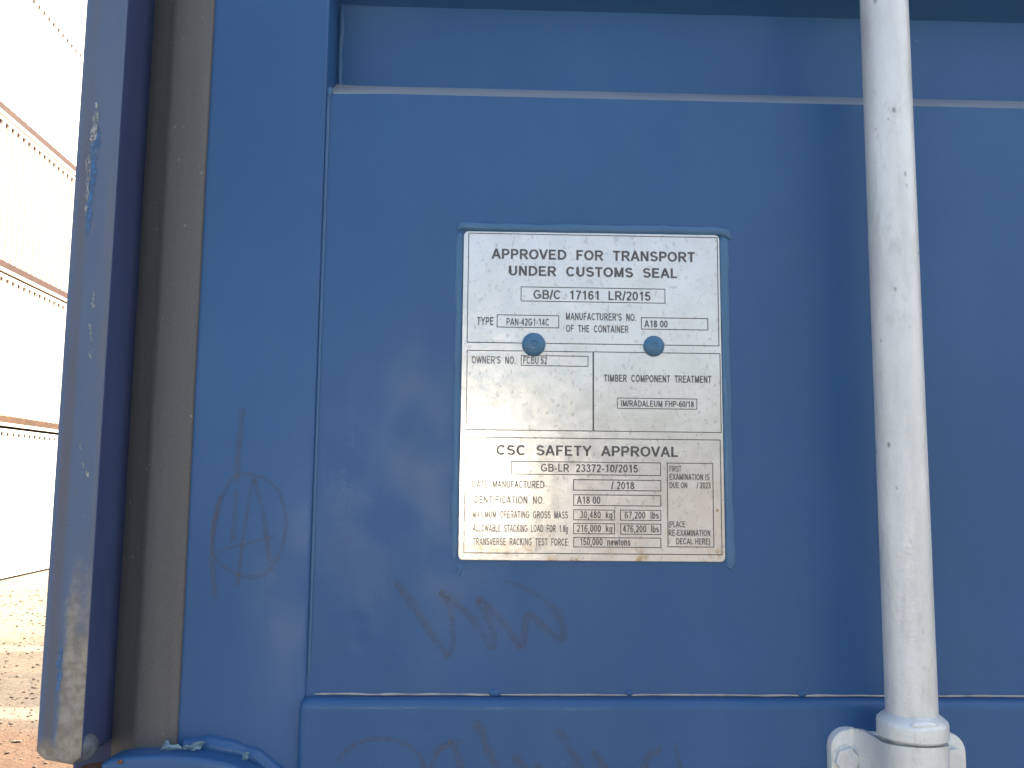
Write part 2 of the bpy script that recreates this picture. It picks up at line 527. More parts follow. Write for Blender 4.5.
    G[')'] = (0.33, [A_(-0.13, 0.39, 0.34, 0.62, 68, -68, 10)])
    x = 0.73
    xc, xr = x / 2, x / 2 - a
    G['k'] = (0.52, [[(0.11, 0), (0.11, 1)], [(0.45, x), (0.11, 0.30)], [(0.24, 0.44), (0.48, 0)]])
    G['g'] = (0.56, [A_(0.26, xc, 0.18, xr, 90, 450, 18), [(0.45, x), (0.45, 0.0)] + A_(0.26, -0.02, 0.19, 0.20, 0, -150, 10)])
    G['l'] = (0.24, [[(0.12, 0), (0.12, 1)]])
    G['b'] = (0.56, [[(0.11, 0), (0.11, 1)], A_(0.30, xc, 0.18, xr, 90, 450, 18)])
    hs = (x - 2 * a) / 4
    G['s'] = (0.50, [A_(0.25, x - a - hs, 0.155, hs, 25, 270, 10) + A_(0.25, a + hs, 0.165, hs, 90, -155, 10)])
    G['n'] = (0.56, [[(0.11, 0), (0.11, x)], A_(0.28, x - 0.24, 0.17, 0.24 - a, 160, 0, 10) + [(0.45, 0)]])
    G['e'] = (0.56, [[(0.10, xc), (0.46, xc)] + A_(0.28, xc, 0.18, xr, 10, 320, 18)])
    G['w'] = (0.72, [[(0.04, x), (0.20, 0.02)], [(0.20, 0.02), (0.36, x - 0.02)], [(0.36, x - 0.02), (0.52, 0.02)], [(0.52, 0.02), (0.68, x)]])
    G['t'] = (0.28, [[(0.13, 0.95), (0.13, 0.17), (0.18, a), (0.27, a)], [(0.02, x - a), (0.27, x - a)]])
    G['o'] = (0.56, [A_(0.28, xc, 0.185, xr, 90, 450, 20)])
    return G

def add_text(bm, s, xl, xr, zbase, cap, w, y):
    """one line of lettering squeezed between xl and xr, as on the printed plate"""
    G = glyphs(w)
    x = 0.0
    track = 0.06
    strokes = []
    lo, hi = 1e9, -1e9
    for ch in s:
        adv, st = G[ch]
        for pl in st:
            q = [(px + x, pz) for px, pz in pl]
            strokes.append(q)
            lo = min(lo, min(p[0] for p in q) - w / 2)
            hi = max(hi, max(p[0] for p in q) + w / 2)
        x += adv + track
    sx = (xr - xl) / (hi - lo)
    for i, q in enumerate(strokes):
        b = bmesh.new()
        ribbon(b, q, w, 0)
        for v in b.verts:
            v.co = Vector((xl + (v.co.x - lo) * sx, y - 1.5e-5 * (i % 4), zbase + v.co.z * cap))
        merge(bm, b)

TEXT = [
    ('APPROVED  FOR  TRANSPORT', 16.4, 160.6, 18.3, 7.2, 0.175),
    ('UNDER  CUSTOMS  SEAL', 28.8, 147.8, 30.1, 7.0, 0.175),
    ('GB/C  17161  LR/2015', 46.0, 128.3, 46.5, 6.4, 0.155),
    ('TYPE', 6.6, 18.7, 65.6, 5.7, 0.155),
    ('PAN-42G1-14C', 27.4, 57.1, 65.5, 5.1, 0.155),
    ("MANUFACTURER'S  NO.", 68.8, 118.0, 61.1, 5.2, 0.155),
    ('OF  THE  CONTAINER', 68.9, 112.7, 69.6, 5.1, 0.155),
    ('A18 00', 123.7, 140.1, 65.4, 5.0, 0.165),
    ("OWNER'S  NO.", 3.6, 34.0, 92.6, 5.3, 0.155),
    ('FCBU 52', 39.2, 55.9, 92.4, 5.3, 0.165),
    ('TIMBER  COMPONENT  TREATMENT', 95.1, 170.6, 104.0, 5.0, 0.165),
    ('IM/RADALEUM FHP-60/18', 107.1, 157.8, 121.1, 4.3, 0.165),
    ('CSC  SAFETY  APPROVAL', 21.4, 147.0, 155.5, 7.0, 0.17),
    ('GB-LR  23372-10/2015', 52.0, 118.7, 166.5, 5.4, 0.155),
    ('DATE  MANUFACTURED', 5.2, 54.3, 177.8, 5.0, 0.155),
    ('/ 2018', 100.0, 116.0, 177.9, 5.1, 0.155),
    ('IDENTIFICATION  NO.', 5.4, 54.4, 188.3, 5.0, 0.155),
    ('A18 00', 76.6, 92.7, 188.0, 5.1, 0.165),
    ('MAXIMUM  OPERATING  GROSS  MASS', 5.8, 70.7, 198.1, 4.9, 0.155),
    ('30,480  kg', 78.8, 100.9, 197.7, 4.8, 0.155),
    ('67,200  lbs', 109.4, 132.8, 197.7, 4.8, 0.155),
    ('ALLOWABLE  STACKING  LOAD  FOR  1.8g', 6.0, 70.5, 207.3, 4.9, 0.155),
    ('216,000  kg', 76.7, 100.9, 206.9, 4.8, 0.155),
    ('476,200  lbs', 108.0, 132.8, 206.9, 4.8, 0.155),
    ('TRANSVERSE  RACKING  TEST  FORCE', 6.1, 70.7, 216.3, 4.9, 0.155),
    ('150,000  newtons', 78.8, 113.2, 215.9, 4.9, 0.155),
    ('FIRST', 140.4, 148.7, 165.6, 4.1, 0.155),
    ('EXAMINATION IS', 140.4, 168.0, 171.2, 4.2, 0.155),
    ('DUE ON', 140.3, 152.5, 176.8, 4.1, 0.155),
    ('/ 2023', 159.0, 168.6, 176.8, 4.2, 0.155),
    ('(PLACE', 139.5, 151.0, 203.3, 4.2, 0.155),
    ('RE-EXAMINATION', 139.5, 167.9, 209.1, 4.2, 0.155),
    ('DECAL HERE)', 144.5, 167.8, 214.7, 4.1, 0.155),
]
BOXES = [
    (37.1, 37.8, 138.7, 48.4),
    (20.6, 57.9, 64.1, 67.1),
    (121.4, 58.3, 168.7, 67.0),
    (37.6, 86.2, 84.6, 93.8),
    (104.4, 115.0, 160.2, 122.7),
    (31.7, 159.4, 134.5, 168.6),
    (74.1, 171.4, 134.6, 179.1),
    (74.2, 181.6, 134.5, 189.4),
    (74.2, 191.8, 102.6, 199.1),
    (106.2, 191.7, 134.4, 199.1),
    (74.2, 201.0, 102.6, 208.4),
    (106.2, 201.0, 134.3, 208.5),
    (74.3, 210.4, 134.3, 217.3),
    (138.6, 159.4, 170.6, 216.7),
    (-0.0, -0.0, 176.3, 78.1),
    (0.2, 83.1, 88.0, 138.6),
    (87.9, 83.0, 176.9, 138.6),
    (0.0, 143.2, 176.1, 221.8),
]

# ---------------------------------------------------------------- ground
GZ = -0.30
def ground_mat():
    n = NT('dusty_gravel_yard')
    wob = n.math('MULTIPLY', n.math('SUBTRACT', n.noise(0.35, 4, 0.6), 0.5), 5.0)
    y = n.math('ADD', n.axis(1), wob)
    mid = n.noise(2.0, 6, 0.65)
    fine = n.noise(24.0, 5, 0.75)
    grit = n.noise(70.0, 4, 0.75)
    red, gravel, pale = (0.112, 0.060, 0.033), (0.098, 0.078, 0.056), (0.22, 0.172, 0.120)
    c = n.mix(n.ramp(y, 5.6, 6.4), red, gravel)
    c = n.mix(n.ramp(y, 9.0, 10.5), c, pale)
    # wheel tracks of crushed stone running across the yard
    for y0, w, k in ((6.35, 0.12, 0.7), (8.9, 0.10, 0.8), (11.6, 0.2, 0.5)):
        d = n.math('ABSOLUTE', n.math('SUBTRACT', n.math('ADD', n.axis(1), n.math('MULTIPLY', wob, 0.15)), y0), 0)
        c = n.mix(n.math('MULTIPLY', n.ramp(d, w * 2, w), k), c, (0.25, 0.20, 0.15))
    c = n.mix(n.math('MULTIPLY', n.ramp(mid, 0.48, 0.66), 0.45), c, (0.20, 0.135, 0.085))
    c = n.mix(n.math('MULTIPLY', n.ramp(fine, 0.52, 0.64), 0.55), c, (0.085, 0.062, 0.045))
    c = n.mix(n.math('MULTIPLY', n.ramp(grit, 0.55, 0.66), 0.5), c, (0.24, 0.20, 0.155))
    # dusty concrete in front of the doors
    c = n.mix(n.ramp(n.math('ADD', n.axis(1), n.math('MULTIPLY', wob, 0.25)), 2.6, 2.1), c, n.mix(n.ramp(fine, 0.4, 0.7), (0.105, 0.095, 0.082), (0.140, 0.126, 0.108)))
    n.color(c)
    n.rough(0.95)
    n.bump(n.math('ADD', n.noise(18.0, 6, 0.7), n.math('MULTIPLY', n.noise(3.0, 3), 2.0)), 0.9, 0.035)
    return n.m

bm = bmesh.new()
N = 40
gv = {}
for i in range(N + 1):
    for j in range(N + 1):
        sx = (i / N - .5) * 2; sy = (j / N - .5) * 2
        gv[i, j] = bm.verts.new((300 * sx * abs(sx), 300 * sy * abs(sy), GZ))
for i in range(N):
    for j in range(N):
        bm.faces.new((gv[i, j], gv[i + 1, j], gv[i + 1, j + 1], gv[i, j + 1]))
g = link_obj('ground', bm, ground_mat())
tag(g, kind='structure')

# loose stones on the yard, seen past the corner post
bm = bmesh.new()
rs = random.Random(3)
for k in range(9000):
    y = 4.2 + 9.5 * rs.random() ** 1.4
    x = -1.2 - rs.random() * 6.6
    if abs((x + .66 * y)) > 2.2 and rs.random() < .6:
        continue
    s = 0.005 + 0.016 * rs.random() ** 4
    b = bmesh.new()
    bmesh.ops.create_icosphere(b, subdivisions=1, radius=s)
    q = Matrix.Rotation(rs.random() * 6.28, 3, 'Z')
    for v in b.verts:
        v.co *= rs.uniform(.7, 1.3)
        v.co.z *= .6
        v.co = q @ v.co + Vector((x, y, GZ + s * .25))
    merge(bm, b)
st = link_obj('gravel', bm, simple('pale_yard_stones', (0.13, 0.10, 0.073), 0.9, var=0.5, scale=3.0))
tag(st, kind='stuff')

# ---------------------------------------------------------------- the row of stacked containers
def wall_mat(name, col, stain=0.25):
    n = NT(name)
    c = n.mix(n.ramp(n.noise(0.8, 5, 0.6), 0.35, 0.7), col, tuple(k * 0.94 for k in col))
    c = n.mix(n.math('MULTIPLY', n.ramp(n.noise(1.6, 5, 0.65, n.mapping((1, 1, 0.5))), 0.55, 0.72), stain), c, tuple((col[0] * .95, col[1] * .82, col[2] * .55)))
    c = n.mix(n.math('MULTIPLY', n.ramp(n.noise(9.0, 4, 0.6, n.mapping((1, 1, 0.06))), 0.5, 0.8), stain * .6), c, (0.42, 0.27, 0.16))
    n.color(c)
    n.rough(0.55)
    return n.m

shade_m = simple('dark_rusty_seam', (0.035, 0.016, 0.011), 0.9, var=0.4, scale=5.0)  # dark colour painted in for the shade under the top rails
def yard_container(name, loc, rz, mats, label, group):
    wall, rail, low = mats
    root = empty(name, loc, rz)
    tag(root, label, 'container', group)
    L, W, H = 12.192, 2.438, 2.59
    hy, hx = L / 2, W / 2
    # corrugated side walls
    p = 0.205
    n = int((L - 0.34) / p)
    y0 = -n * p / 2
    for s in (1, -1):
        prof = []
        for k in range(n):
            y = y0 + k * p
            xo, xi = s * (hx - 0.006), s * (hx - 0.042)
            prof += [(xo, y), (xo, y + p * .36), (xi, y + p * .52), (xi, y + p * .84)]
        prof.append((s * (hx - 0.006), y0 + n * p))
        bm = bmesh.new()
        add_extrude_z(bm, prof, 0.165, H - 0.072)
        link_obj('side_wall', bm, wall, root)
        bm = bmesh.new()
        add_box(bm, s * (hx - 0.066), s * (hx + 0.002), -hy + .17, hy - .17, H - 0.074, H - 0.014, .004)
        link_obj('top_rail', bm, wall, root)
        # dark strip painted as the top rail's shadow, showing only in the hollows of the corrugation
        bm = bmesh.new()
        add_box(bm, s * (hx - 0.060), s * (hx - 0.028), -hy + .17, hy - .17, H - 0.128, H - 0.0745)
        link_obj('seam_strip', bm, shade_m, root)
        bm = bmesh.new()
        add_box(bm, s * (hx - 0.05), s * (hx + 0.0), -hy + .17, hy - .17, 0.036, 0.090, .004)
        link_obj('bottom_rail', bm, wall, root)
        bm = bmesh.new()
        add_box(bm, s * (hx - 0.06), s * (hx + 0.003), -hy + .17, hy - .17, 0.0905, 0.205, .004)
        link_obj('rail_flange', bm, low, root)
    bm = bmesh.new()
    add_box(bm, -hx + .05, hx - .05, -hy + .05, hy - .05, H - 0.03, H - 0.02)
    link_obj('roof', bm, wall, root)
    bm = bmesh.new()
    add_box(bm, -hx + .05, hx - .05, -hy + .05, hy - .05, 0.12, 0.15)
    link_obj('floor', bm, low, root)
    # ends
    for s in (1, -1):
        prof = []
        q = 0.25
        m = int((W - .3) / q)
        for k in range(m):
            x = -m * q / 2 + k * q
            yo, yi = s * (hy - .01), s * (hy - .05)
            prof += [(x, yo), (x + q * .4, yo), (x + q * .52, yi), (x + q * .88, yi)]
        prof.append((m * q / 2, s * (hy - .01)))
        bm = bmesh.new()
        add_extrude_z(bm, prof, 0.15, H - .1)
        link_obj('end_wall', bm, wall, root)
        bm = bmesh.new()
        add_box(bm, -hx + .17, hx - .17, s * (hy - .09), s * (hy - .005), H - .1, H - .02, .004)
        link_obj('end_rail', bm, wall, root)
        bm = bmesh.new()
        add_box(bm, -hx + .17, hx - .17, s * (hy - .09), s * (hy - .005), .016, .152, .004)
        link_obj('end_rail', bm, wall, root)
        for t in (1, -1):
            bm = bmesh.new()
            add_box(bm, t * (hx - .15), t * (hx - .001), s * (hy - .17), s * (hy - .003), .12, H - .12, .006)
            link_obj('corner_post', bm, wall, root)
            for z in (0, H - .118):
                bm = bmesh.new()
                add_box(bm, t * (hx - .162), t * hx, s * (hy - .178), s * hy, z + (0.0 if z else 0.0), z + .118, .008)
                link_obj('corner_casting', bm, rail, root)
    return root

RX, RA = -7.42, R(3.0)
# the side facing the yard lies on a plane through (RX, 0), turned a few degrees from the blue container's own side
def row_loc(s, z):
    dx, dy = -math.sin(R(3.0)), math.cos(R(3.0))
    return (RX + s * dx - 1.219 * dy, s * dy + 1.219 * dx, z)
rust_red = simple('red_oxide_rail', (0.045, 0.014, 0.008), 0.8, var=0.3, scale=3.0)
rust_org = simple('orange_rusty_rail', (0.070, 0.028, 0.009), 0.8, var=0.35, scale=4.0)
cast_m = simple('weathered_casting', (0.30, 0.22, 0.17), 0.8, var=0.3)
tiers = [
    (wall_mat('white_container_wall', (0.78, 0.76, 0.72), 0.1), cast_m, wall_mat('white_base_rail', (0.74, 0.72, 0.68), 0.2), 'white corrugated container at ground level, lowest of the stack beside the yard'),
    (wall_mat('cream_container_wall', (0.72, 0.65, 0.55), 0.3), cast_m, rust_org, 'cream corrugated container stacked second from the ground, above an orange-brown rail line'),
    (wall_mat('pinkish_container_wall', (0.62, 0.55, 0.49), 0.25), cast_m, rust_red, 'pale pinkish container third from the ground, between two red-brown rail lines'),
    (wall_mat('bright_white_container_wall', (0.80, 0.78, 0.75), 0.1), cast_m, rust_red, 'bright white container fourth from the ground, with a thick red-brown rail along its bottom'),
    (wall_mat('plain_white_container_wall', (0.80, 0.79, 0.77), 0.05), cast_m, wall_mat('white_rail', (0.7, 0.68, 0.66), 0.1), 'white container topmost in the stack, above the dotted shadow line at the top left corner'),
]
for k, (wm, cm, lm, lab) in enumerate(tiers):
    yard_container('stacked_container', row_loc(15.2, GZ + 2.592 * k), RA, (wm, cm, lm), lab, 'containers stacked across the yard')

# unseen reflector added for its light, a bare steel panel on a post, a few steps behind the photographer: it throws the sun back at the doors,
# and is made up for the pale glare in the approval plate
REFL = empty('metal_sign', (-0.20, -5.06, GZ))
tag(REFL, 'blank bare metal sign behind the photographer, seen only as the glare in the plate', 'sign')
sn = (sd + Vector((0.16, 5.06, 0.0)).normalized()).normalized()
bm = bmesh.new(); add_box(bm, -.21, .21, -.20, .20, -.0015, .0015, .0006, 1)
pn = link_obj('sign_panel', bm, simple('bare_steel_sheet', (0.74, 0.73, 0.70), 0.44, 1.0, var=0.08), REFL)
pn.matrix_parent_inverse = Matrix.Identity(4)
pn.rotation_euler = sn.to_track_quat('Z', 'Y').to_euler()
pn.location = (0, 0, 1.48 - GZ)
bm = bmesh.new(); add_cyl(bm, (-.02, -.05, 0), (-.02, -.05, 1.45 - GZ), .02, 16)
link_obj('post', bm, M['galv'], REFL, True)
bm = bmesh.new(); add_lathe(bm, (-.02, -.05, 0), (-.02, -.05, .08), [(0, 0), (0, .2), (.05, .2), (.08, .05), (.08, .021)], 24)
link_obj('base', bm, simple('concrete_foot', (0.3, 0.29, 0.27), 0.9), REFL)

# ---------------------------------------------------------------- the blue container
CX, TOP = 0.947, 2.32
ROOT = empty('shipping_container', (CX, 0, GZ))
tag(ROOT, 'dark blue container close to the camera, doors shut, with a metal approval plate riveted on', 'container')
PINV = Matrix.Translation((-CX, 0, -GZ))
def part(name, bm, mat, smooth=False):
    o = link_obj(name, bm, mat, ROOT, smooth)
    o.matrix_parent_inverse = PINV
    return o
def sub(name, bm, mat, parent, smooth=False):
    return link_obj(name, bm, mat, parent, smooth)
def mir(bm):
    """mirror a mesh to the other side of the container"""
    for v in bm.verts:
        v.co.x = 2 * CX - v.co.x
    return bm

HINGES = [1.262, 0.42, 0.02, 1.98]           # heights of the hinge blades
Z0, Z1 = GZ + 0.15, TOP - 0.12
# corner posts: an outer flange cut away at each hinge, and the post body behind it
def post_bms(mirrored):
    out = []
    hs = sorted(HINGES)
    cuts = [Z0 - .03] + [h for h in hs] + [Z1 + .02]
    for i in range(len(cuts) - 1):
        zb = cuts[i] + (0.0120 if i else 0)
        zt = cuts[i + 1] - (0.06 if i < len(cuts) - 2 else 0)
        pts = [(-0.2745, zb + .008), (-0.2690, zb + .0030), (-0.2520, zb), (-0.2466, zb + .0045), (-0.2466, zt - .005), (-0.252, zt), (-0.268, zt), (-0.2745, zt - .006)]
        bm = bmesh.new()
        add_plate_y(bm, pts, -0.030, 0.0145, 0.0022, 3)
        out.append(bm)
    return out
def two_mat(o, mat2, cond):
    o.data.materials.append(mat2)
    for p in o.data.polygons:
        if cond(p):
            p.material_index = 1
for mm in (False, True):
    bm = bmesh.new()
    add_box(bm, -0.2718, -0.2400, 0.0150, 0.150, Z0 - .03, Z1 + .02, .003)
    add_box(bm, -0.2400, -0.180, 0.060, 0.150, Z0 - .03, Z1 + .02, .003)
    if mm: mir(bm)
    post = part('corner_post', bm, M['blue_post'])
    for bm in post_bms(mm):
        if mm: mir(bm)
        fl = sub('post_flange', bm, M['blue_post'], post)
        if not mm:
            two_mat(fl, M['post_face'], lambda p: p.normal.y < -0.6)
        # rounded end of the hinge pin lug peeping out below the flange
    for h in HINGES:
        bm = bmesh.new()
        add_lathe(bm, (-0.2495, -0.0282, h + .0205), (-0.2495, -0.0150, h + .0205), [(0, 0), (0, .0045), (.003, .0078), (.007, .0086), (.0117, .0080), (.0132, .006), (.0132, 0)], 24)
        if mm: mir(bm)
        sub('pin_lug', bm, M['lug'], post, True)
    if not mm:
        POST = post

# paint scraped off the flange: pale bare metal, a bright blue scrape, tiny white nicks
def scrape(name, mat, pts, w, seed, parent, y):
    r = random.Random(seed)
    bm = bmesh.new()
    p = smooth_path(pts, 2)
    n = len(p)
    L, Rr = [], []
    for i, (x, z) in enumerate(p):
        t = i / (n - 1)
        h = w * math.sin(math.pi * min(1, max(0.03, t))) ** 0.6 * (0.45 + 0.75 * r.random())
        o = (r.random() - .5) * w * .5
        L.append(bm.verts.new((x - h + o, y, z)))
        Rr.append(bm.verts.new((x + h + o, y, z)))
    for i in range(n - 1):
        bm.faces.new((L[i], L[i + 1], Rr[i + 1], Rr[i]))
    return sub(name, bm, mat, parent)
YF = -0.0303
scrape('bright_blue_scrape', M['fresh_blue'], [(-0.2606, 1.682), (-0.2612, 1.668), (-0.2622, 1.650), (-0.2634, 1.632), (-0.2640, 1.606)], 0.0029, 5, POST, YF)
scrape('pale_scrape', M['bare'], [(-0.2628, 1.700), (-0.2626, 1.690), (-0.2632, 1.678), (-0.2640, 1.668)], 0.0024, 6, POST, YF - .0002)
scrape('pale_scrape', M['bare'], [(-0.2655, 1.664), (-0.2650, 1.650), (-0.2655, 1.635), (-0.2650, 1.622)], 0.0022, 8, POST, YF - .0002)
scrape('bright_blue_scrape', M['fresh_blue'], [(-0.2622, 1.345), (-0.2628, 1.338), (-0.2626, 1.330), (-0.2634, 1.318)], 0.0019, 9, POST, YF)
for k, (x, z) in enumerate([(-.2572, 1.5695), (-.2566, 1.5655), (-.2570, 1.5625), (-.2578, 1.5475), (-.2570, 1.5440), (-.2566, 1.5405), (-.2560, 1.5360), (-.2552, 1.5320), (-.2566, 1.5290), (-.2590, 1.470), (-.2570, 1.458), (-.260, 1.442), (-.2535, 1.4530)]):
    scrape('white_nick', M['bare'], [(x, z + .0022), (x + .0004, z), (x + .0008, z - .0022)], .0010, 20 + k, POST, YF - .0001)

# side walls, roof, floor, cross members
def side_bm():
    p = 0.278
    prof = [(-0.262, 0.15)]
    y = 0.17
    while y + p < 12.0:
        prof += [(-0.262, y), (-0.262, y + .07), (-0.226, y + .138), (-0.226, y + .208)]
        y += p
    prof.append((-0.262, 12.05))
    b = bmesh.new()
    add_extrude_z(b, prof, GZ + .16, TOP - .08)
    add_box(b, -0.270, -0.21, 0.152, 12.05, TOP - .078, TOP - .018, .004)
    add_box(b, -0.270, -0.22, 0.152, 12.05, GZ + .02, GZ + .158, .004)
    return b
part('side_wall', side_bm(), M['blue_post'])
part('side_wall', mir(side_bm()), M['blue_post'])
bm = bmesh.new(); add_box(bm, -0.2, 2 * CX + .2, 0.05, 12.1, TOP - .04, TOP - .03)
part('roof', bm, M['blue_post'])
bm = bmesh.new(); add_box(bm, -0.2, 2 * CX + .2, 0.08, 12.1, GZ + .12, GZ + .15)
part('floor', bm, M['rust'])
bm = bmesh.new(); add_box(bm, -0.2, 2 * CX + .2, 12.06, 12.14, GZ + .03, TOP - .03, .004)
part('front_wall', bm, M['blue_post'])
bm = bmesh.new(); add_box(bm, -0.238, 2 * CX + .238, -0.026, 0.12, Z1 + .022, TOP - .012, .006)
part('door_header', bm, M['blue'])
bm = bmesh.new(); add_box(bm, -0.238, 2 * CX + .238, -0.026, 0.12, GZ + .014, Z0 - .032, .006)
part('door_sill', bm, M['blue'])
for x0, x1 in ((-0.274, -0.112), (2 * CX + .112, 2 * CX + .274)):
    for y0, y1 in ((-.034, .144), (11.98, 12.158)):
        for z0, z1 in ((GZ, GZ + .118), (TOP - .118, TOP)):
            bm = bmesh.new(); add_box(bm, x0, x1, y0, y1, z0, z1, .008)
            part('corner_casting', bm, M['blue_post'])

# ---- door leaves
XL, XS, XE, XG = -0.2020, -0.116, 0.862, 0.942   # leaf edge, stile edge, far stile, leaf gap
LOWZ = 1.3085
def profile_yz():
    """front profile of the pressed door sheet, bottom to top, as (y, z)"""
    o, d = 0.0020, 0.0380
    q = [(o, Z0 + .09)]
    for zb in (0.30, 0.80, 1.7253):
        q += [(o, zb), (d, zb + .0222), (d, zb + .0862), (o, zb + .1074)]
    q.append((o, Z1 - .09))
    return q
def leaf(mirror):
    f = (lambda b: mir(b)) if mirror else (lambda b: b)
    bm = bmesh.new()
    prof = profile_yz()
    nx = 24
    rows = []
    for i in range(nx + 1):
        x = XS - .004 + (XE - XS + .008) * i / nx
        rows.append([bm.verts.new((x, y, z)) for y, z in prof])
    for A, B in zip(rows, rows[1:]):
        for j in range(len(prof) - 1):
            bm.faces.new((A[j], B[j], B[j + 1], A[j + 1]))
    es = [e for e in bm.edges if abs(e.verts[0].co.z - e.verts[1].co.z) < 1e-6 and Z0 + .1 < e.verts[0].co.z < Z1 - .1]
    bmesh.ops.bevel(bm, geom=es, offset=.0028, segments=3, profile=.5, affect='EDGES')
    door = part('door_leaf', f(bm), M['blue_sheet'], True)
    for a, b in ((XL, XS), (XE, XG)):
        bm = bmesh.new(); add_box(bm, a, b, 0.0, 0.055, Z0, Z1, .0022, 3)
        sub('door_stile', f(bm), M['blue'], door, True)
    for a, b in ((Z0, Z0 + .09), (Z1 - .09, Z1)):
        bm = bmesh.new(); add_box(bm, XS + .0005, XE - .0005, 0.0006, 0.05, a, b, .0022, 3)
        sub('door_rail', f(bm), M['blue'], door, True)
    # lower sheet, lapped over the upper one with a rolled top edge
    r = .007
    xl, xr = XS - .0036, XE + .0036
    pts = [(xl, .93), (xl, LOWZ - r)] + arc_pts(xl + r, LOWZ - r, r, r, 180, 90, 5)[1:] + arc_pts(xr - r, LOWZ - r, r, r, 90, 0, 5) + [(xr, .93)]
    bm = bmesh.new(); add_plate_y(bm, pts, -0.0062, 0.0012, 0.0060, 5)
    low = sub('lower_sheet', f(bm), M['blue'], door, True)
    # inner back skin so the leaf has thickness
    bm = bmesh.new(); add_box(bm, XS, XE, .046, .050, Z0 + .09, Z1 - .09)
    sub('back_skin', f(bm), M['blue'], door)
    # weld beads along the stiles and in the corner of each pressed band
    bm = bmesh.new()
    add_bead(bm, [(XS + .0014, LOWZ + .012), (XS + .0012, 1.50), (XS + .0014, 1.724)], .0011, .0009, .0018, .3, 3, step=.006)
    add_bead(bm, [(XS + .0014, 1.835), (XS + .0014, Z1 - .095)], .0011, .0009, .0018, .3, 5, step=.006)
    for zb in (1.7253,):
        add_bead(bm, [(XS + .0022, zb + .0205), (XS + .0022, zb + .0870)], .0020, .0016, .0382, .6, 8, step=.003)
        add_bead(bm, [(XS + .0020, zb - .0035), (XS + .0020, zb + .004)], .0018, .0014, .0020, .4, 9, step=.002)
    sub('weld_bead', f(bm), M['weld'], door, True)
    bm = bmesh.new()
    add_bead(bm, [(XS + .005, LOWZ + .0012), (XE - .003, LOWZ + .0012)], .00065, .0008, .0020, .9, 12, step=.006)
    sub('caulk_line', f(bm), M['caulk'], door, True)
    return door, low
DOOR, LOWER = leaf(False)
DOOR2, LOWER2 = leaf(True)

# lumps of paint on the seam above the lower sheet
for x, z, r in ((0.0088, 1.3108, .0036), (0.0987, 1.3110, .0024), (0.2152, 1.3107, .0026)):
    bm = bmesh.new(); bmesh.ops.create_uvsphere(bm, u_segments=14, v_segments=8, radius=r)
    for v in bm.verts: v.co = Vector((x + v.co.x * 1.25, .0018 + v.co.y * .4, z + v.co.z * .8))
    sub('paint_lump', bm, M['blue'], DOOR, True)

# rubber door seal
def seal_bm():
    prof = [(-0.2462, .024), (-0.2460, .0140), (-0.2420, .0112), (-0.2375, .0088), (-0.2315, .0052), (-0.2285, .0028), (-0.2262, .0004), (-0.2235, -.0008), (-0.2150, -.0021), (-0.2080, -.0028), (-0.2030, -.0029), (-0.1998, -.0026), (-0.1984, -.0019), (-0.1978, -.0006), (-0.1977, .0008), (-0.1990, .004), (-0.205, .012)]
    b = bmesh.new(); add_extrude_z(b, prof, Z0, Z1, 60)
    for v in b.verts:
        v.co.x += .0006 * mnoise.noise(Vector((0, 0, v.co.z * 7)))
        v.co.y += .0006 * mnoise.noise(Vector((v.co.x * 40, 3, v.co.z * 11)))
    return b
part('door_seal', seal_bm(), M['rubber'], True)
part('door_seal', mir(seal_bm()), M['rubber'], True)
bm = bmesh.new(); add_box(bm, XG + .001, 2 * CX - XG - .001, 0.003, .04, Z0, Z1, .001)
part('door_seal', bm, M['rubber'])

# hinges
def hinge(h, mirror):
    f = (lambda b: mir(b)) if mirror else (lambda b: b)
    dz = h - 1.262
    top = [(-0.2385, 1.2715), (-0.2330, 1.2745), (-0.2210, 1.2765), (-0.2000, 1.2772), (-0.1780, 1.2760), (-0.1600, 1.2728), (-0.1420, 1.2655), (-0.1320, 1.2520), (-0.1290, 1.2400)]
    bot = [(x, 2 * 1.240 - z) for x, z in reversed(top[:-1])]
    bm = bmesh.new()
    add_plate_y(bm, [(x, z + dz) for x, z in top + bot], -0.0205, -0.0003, .003, 3)
    hg = part('hinge', f(bm), M['blue'], True)
    bm = bmesh.new()
    add_cyl(bm, (-0.2440, -.012, 1.215 + dz), (-0.2440, -.012, 1.268 + dz), .0095, 24)
    sub('hinge_pin', f(bm), M['rust'], hg, True)
    bm = bmesh.new()
    add_bead(bm, [(x, z + dz) for x, z in [(-0.196, 1.2772), (-0.180, 1.2782), (-0.165, 1.2760), (-0.146, 1.2700), (-0.134, 1.2600), (-.128, 1.248)]], .0062, .0060, .0004, .35, 4 + h, step=.003)
    sub('weld_bead', f(bm), M['blue'], hg, True)
    return hg
HG = None
for h in HINGES:
    a = hinge(h, False)
    if HG is None: HG = a
    hinge(h, True)
